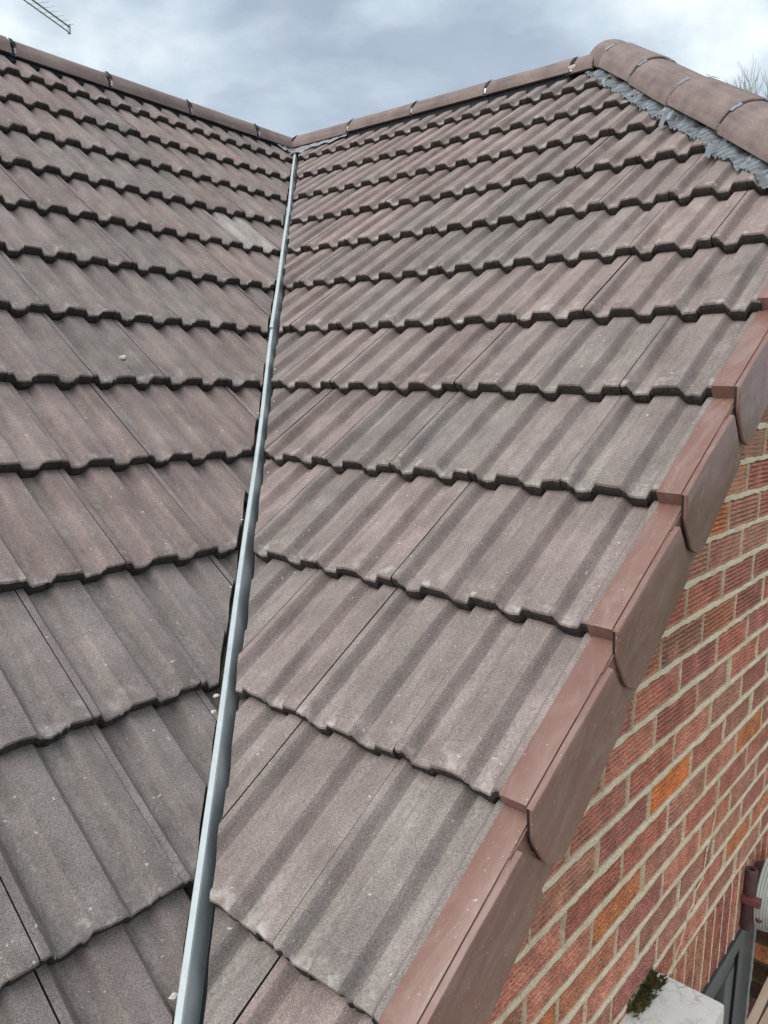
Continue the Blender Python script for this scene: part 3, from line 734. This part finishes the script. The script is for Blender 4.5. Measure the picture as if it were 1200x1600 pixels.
for k in range(3):                         # guard wires over the glass
    z = .055-.055*k; tube(bm, [(.04, -.099+abs(z)*.2, z), (.09, -.095+abs(z)*.2, z-.004), (.132, -.035, z-.004), (.134, .02, z-.004), (.1, .08, z)], .0016, 6)
add('guard_wire', bm_mesh('guard_wire', bm, 'gasket', 60), lamp)

# ------------------------------------------------------------------ white housing and moss
bm = bmesh.new(); box(bm, XW-.03, 3.376, -2.44, -1.948, -2.96+H, -2.668+H, .011)
for v in bm.verts: v.co.z += .0015*noise.noise(v.co*9)
hb = empty('wall_housing', (XW, -2.2, -2.96+H)); tag(hb, 'weathered white plastic housing fixed to the brick wall below the verge', 'housing')
me = bm_mesh('cover', bm, 'weathered_white', 40); me.transform(Matrix.Translation((-XW, 2.2, 2.96-H))); add('cover', me, hb)
bm = bmesh.new(); box(bm, .0, .006, -.25, .25, -.012, .27); add('back_plate', bm_mesh('back_plate', bm, 'gasket', 0), hb)
mo = bmesh.new(); rm_ = random.Random(4)
for i in range(420):
    y = -2.11+.135*rm_.random()**.8
    x = XW+.004+rm_.random()**1.8*.03; hgt = .008+.016*rm_.random()
    b = Vector((x, y, -2.668+H+rm_.uniform(-.002, .02)*(1-(x-XW)/.06)))
    dr = Vector((rm_.gauss(.25, .5), rm_.gauss(0, .5), 1)).normalized(); sd_ = dr.cross(Vector((rm_.random(), rm_.random(), .2))).normalized()*.0022
    a = [mo.verts.new(p_) for p_ in (b-sd_, b+sd_, b+dr*hgt)]; mo.faces.new(a)
for i in range(24):
    b = Vector((XW+.006+.02*rm_.random(), -2.09+.10*rm_.random(), -2.668+H)); v_ = bmesh.ops.create_icosphere(mo, subdivisions=1, radius=.006+.005*rm_.random())['verts']
    bmesh.ops.translate(mo, verts=v_, vec=b)
me = bm_mesh('moss_clump', mo, 'moss', 0); me.transform(Matrix.Translation((-XW, 2.05, 2.668-H)))
o = add('moss_clump', me); o.location = (XW, -2.05, -2.668+H); tag(o, 'small tuft of green moss between white housing and brick wall', 'moss')

# ------------------------------------------------------------------ scaffold boards
def board(x0, x1, y0, y1, z1, lab, rz=0):
    bm = bmesh.new(); box(bm, 0, x1-x0, y0, y1, -.038, 0, .002)
    bmesh.ops.subdivide_edges(bm, edges=[e_ for e_ in bm.edges if abs((e_.verts[0].co-e_.verts[1].co).y) > 1], cuts=60)
    for v in bm.verts: v.co.x += .003*noise.noise(Vector((v.co.y*4, v.co.x*10, 2))); v.co.z += .0012*noise.noise(v.co*5)
    o = add('scaffold_board', bm_mesh('scaffold_board', bm, 'timber', 40)); o.location = (x0, -1.5, z1+H); o.rotation_euler.z = rz
    tag(o, lab, 'board', 'scaffold boards beside the wall'); return o
board(3.345, 3.366, -4.0, 1.6, -2.95, 'narrow timber batten lying along the wall side of the wide scaffold board')
board(3.372, 3.60, -4.0, 1.9, -2.952, 'wide pale timber scaffold board at the lower right corner', -.03)
for k in range(3): board(3.632+.232*k, 3.857+.232*k, -4.0, 1.9, -2.952, ('scaffold board second from the wall', 'scaffold board third from the wall', 'outermost scaffold board away from the wall')[k], -.01)

# ------------------------------------------------------------------ aerial
P0, P1 = Vector((-3.64, .54, 1.81+H)), Vector((-3.37, .012, 1.81+H)); bd = (P1-P0).normalized(); sd2 = bd.cross(Vector((0, 0, 1))).normalized()
MB = P0+bd*1.30
aer = empty('tv_aerial', (MB.x, MB.y, MB.x*tp+H+.02 if MB.x > 0 else H+MB.x*tp)); tag(aer, 'thin metal television aerial above the left ridge', 'aerial')
def aadd(name, bm, mat='aluminium'):
    me = bm_mesh(name, bm, mat, 40); me.transform(Matrix.Translation(-aer.location)); return add(name, me, aer)
bm = bmesh.new(); tube(bm, [P0, P0+bd*1.35], .008, 8); tube(bm, [P0+Vector((0, 0, -.042))+sd2*.012, P0+bd*1.35+Vector((0, 0, -.042))+sd2*.012], .006, 8); aadd('boom', bm)
bm = bmesh.new(); tube(bm, [P0+Vector((0, 0, .016)), P0+Vector((0, 0, -.06))], .017, 6); aadd('boom_end', bm)
for i in range(15):
    t = .03+i*.083; ln = .055+.006*i; b = P0+bd*t
    bm = bmesh.new(); tube(bm, [b-sd2*ln*1.3+Vector((0, 0, .005)), b+sd2*ln*1.3+Vector((0, 0, .005))], .0028, 5); aadd('element', bm)
bm = bmesh.new(); tube(bm, [aer.location, MB+Vector((0, 0, .1))], .017, 10); aadd('mast', bm)

# ------------------------------------------------------------------ bare tree beyond the hip
rt = random.Random(14)
o_ = Vector((3.730, -3.458, -1.466+H)); dv = cr*((1232-600)/1208.96)+cd*((300-800)/1208.96)+cf; dv.z = 0; dv.normalize()
TB = o_+dv*30; TB.z = 0
tree = empty('bare_tree', TB); tag(tree, 'leafless grey tree behind the hip of the roof', 'tree')
trunk, twigs = bmesh.new(), bmesh.new()
def grow(p_, d, ln, r_, lv):
    pts = [p_]; rad = [r_]; q = p_
    nseg = 4
    for i in range(nseg):
        d = (d+Vector((rt.gauss(0, .13), rt.gauss(0, .13), rt.gauss(.05, .08)))).normalized(); q = q+d*ln/nseg; pts.append(q); rad.append(r_*(1-.45*(i+1)/nseg))
    tube(trunk if lv < 2 else twigs, pts, rad, 6 if lv < 2 else 3, False)
    if lv >= 6: return
    for k in range(3 if lv < 3 else 4):
        b = pts[rt.randrange(2, 5)] if k else pts[-1]
        ax = Vector((rt.gauss(0, 1), rt.gauss(0, 1), rt.gauss(.3, .5))).normalized()
        grow(b, (d+ax*(.55 if k else .25)).normalized(), ln*rt.uniform(.62, .82), max(.007, r_*(.55 if k else .6)), lv+1)
grow(Vector((0, 0, 0)), Vector((0, 0, 1)), 5.2, .24, 0)
add('trunk', bm_mesh('trunk', trunk, 'bark', 60), tree); add('crown', bm_mesh('crown', twigs, 'bark', 60), tree)

# ------------------------------------------------------------------ crumbs on the roof
cg = 'mortar crumbs lying on the roof'
def crumb(pos, r_, lab):
    bm = bmesh.new(); bmesh.ops.create_icosphere(bm, subdivisions=2, radius=1); s_ = rt.random()*50
    for v in bm.verts:
        k = 1+.55*noise.noise(v.co*1.6+Vector((s_, 0, 0))); v.co = Vector((v.co.x*r_*k*1.2, v.co.y*r_*k*.85, v.co.z*r_*k*.7))
    o = add('mortar_crumb', bm_mesh('mortar_crumb', bm, 'mortar_crumb', 0)); o.location = pos; o.rotation_euler.z = rt.random()*6
    tag(o, lab, 'crumb', cg)
crumb(on_slope(193, 559, 'main', .018), .011, 'pale mortar crumb lying alone on the left slope')
for u, v, r_, lab in ((338, 1087, .008, 'larger left-hand'), (334, 1112, .007, 'flat lowest left-hand'), (361, 917, .005, 'small left-hand'), (403, 646, .006, 'highest left-hand'), (430, 577, .006, 'highest right-hand'), (428, 627, .005, 'second highest right-hand'), (378, 812, .005, 'second highest left-hand'), (419, 738, .004, 'lowest right-hand')):
    a = on_slope(u, v, 'main' if u < 400 else 'wing', .02); crumb(a, r_*.6, lab+' mortar crumb beside the grey valley strip')
crumb(on_slope(271, 1557, 'main', .012), .005, 'pale mortar crumb beside the bottom of the grey valley strip')

# ------------------------------------------------------------------ ground
bm = bmesh.new(); rows = []
for i in range(41):
    rows.append([(-600+30*i, -600+30*j, 0) for j in range(41)])
grid(bm, rows); bmesh.ops.recalc_face_normals(bm, faces=bm.faces[:])
b2 = bmesh.new(); box(b2, 2.0, 9, -9, 6, .004, .03); o = add('bounce_slab', bm_mesh('bounce_slab', b2, 'bounce_slab', 0)); o['kind'] = 'structure'  # unseen pale slab, added to bounce light up onto the gable wall
g = add('ground', bm_mesh('ground', bm, 'grass', 0)); g['kind'] = 'structure'
print('bricks', nbr, 'objects', len(bpy.data.objects))
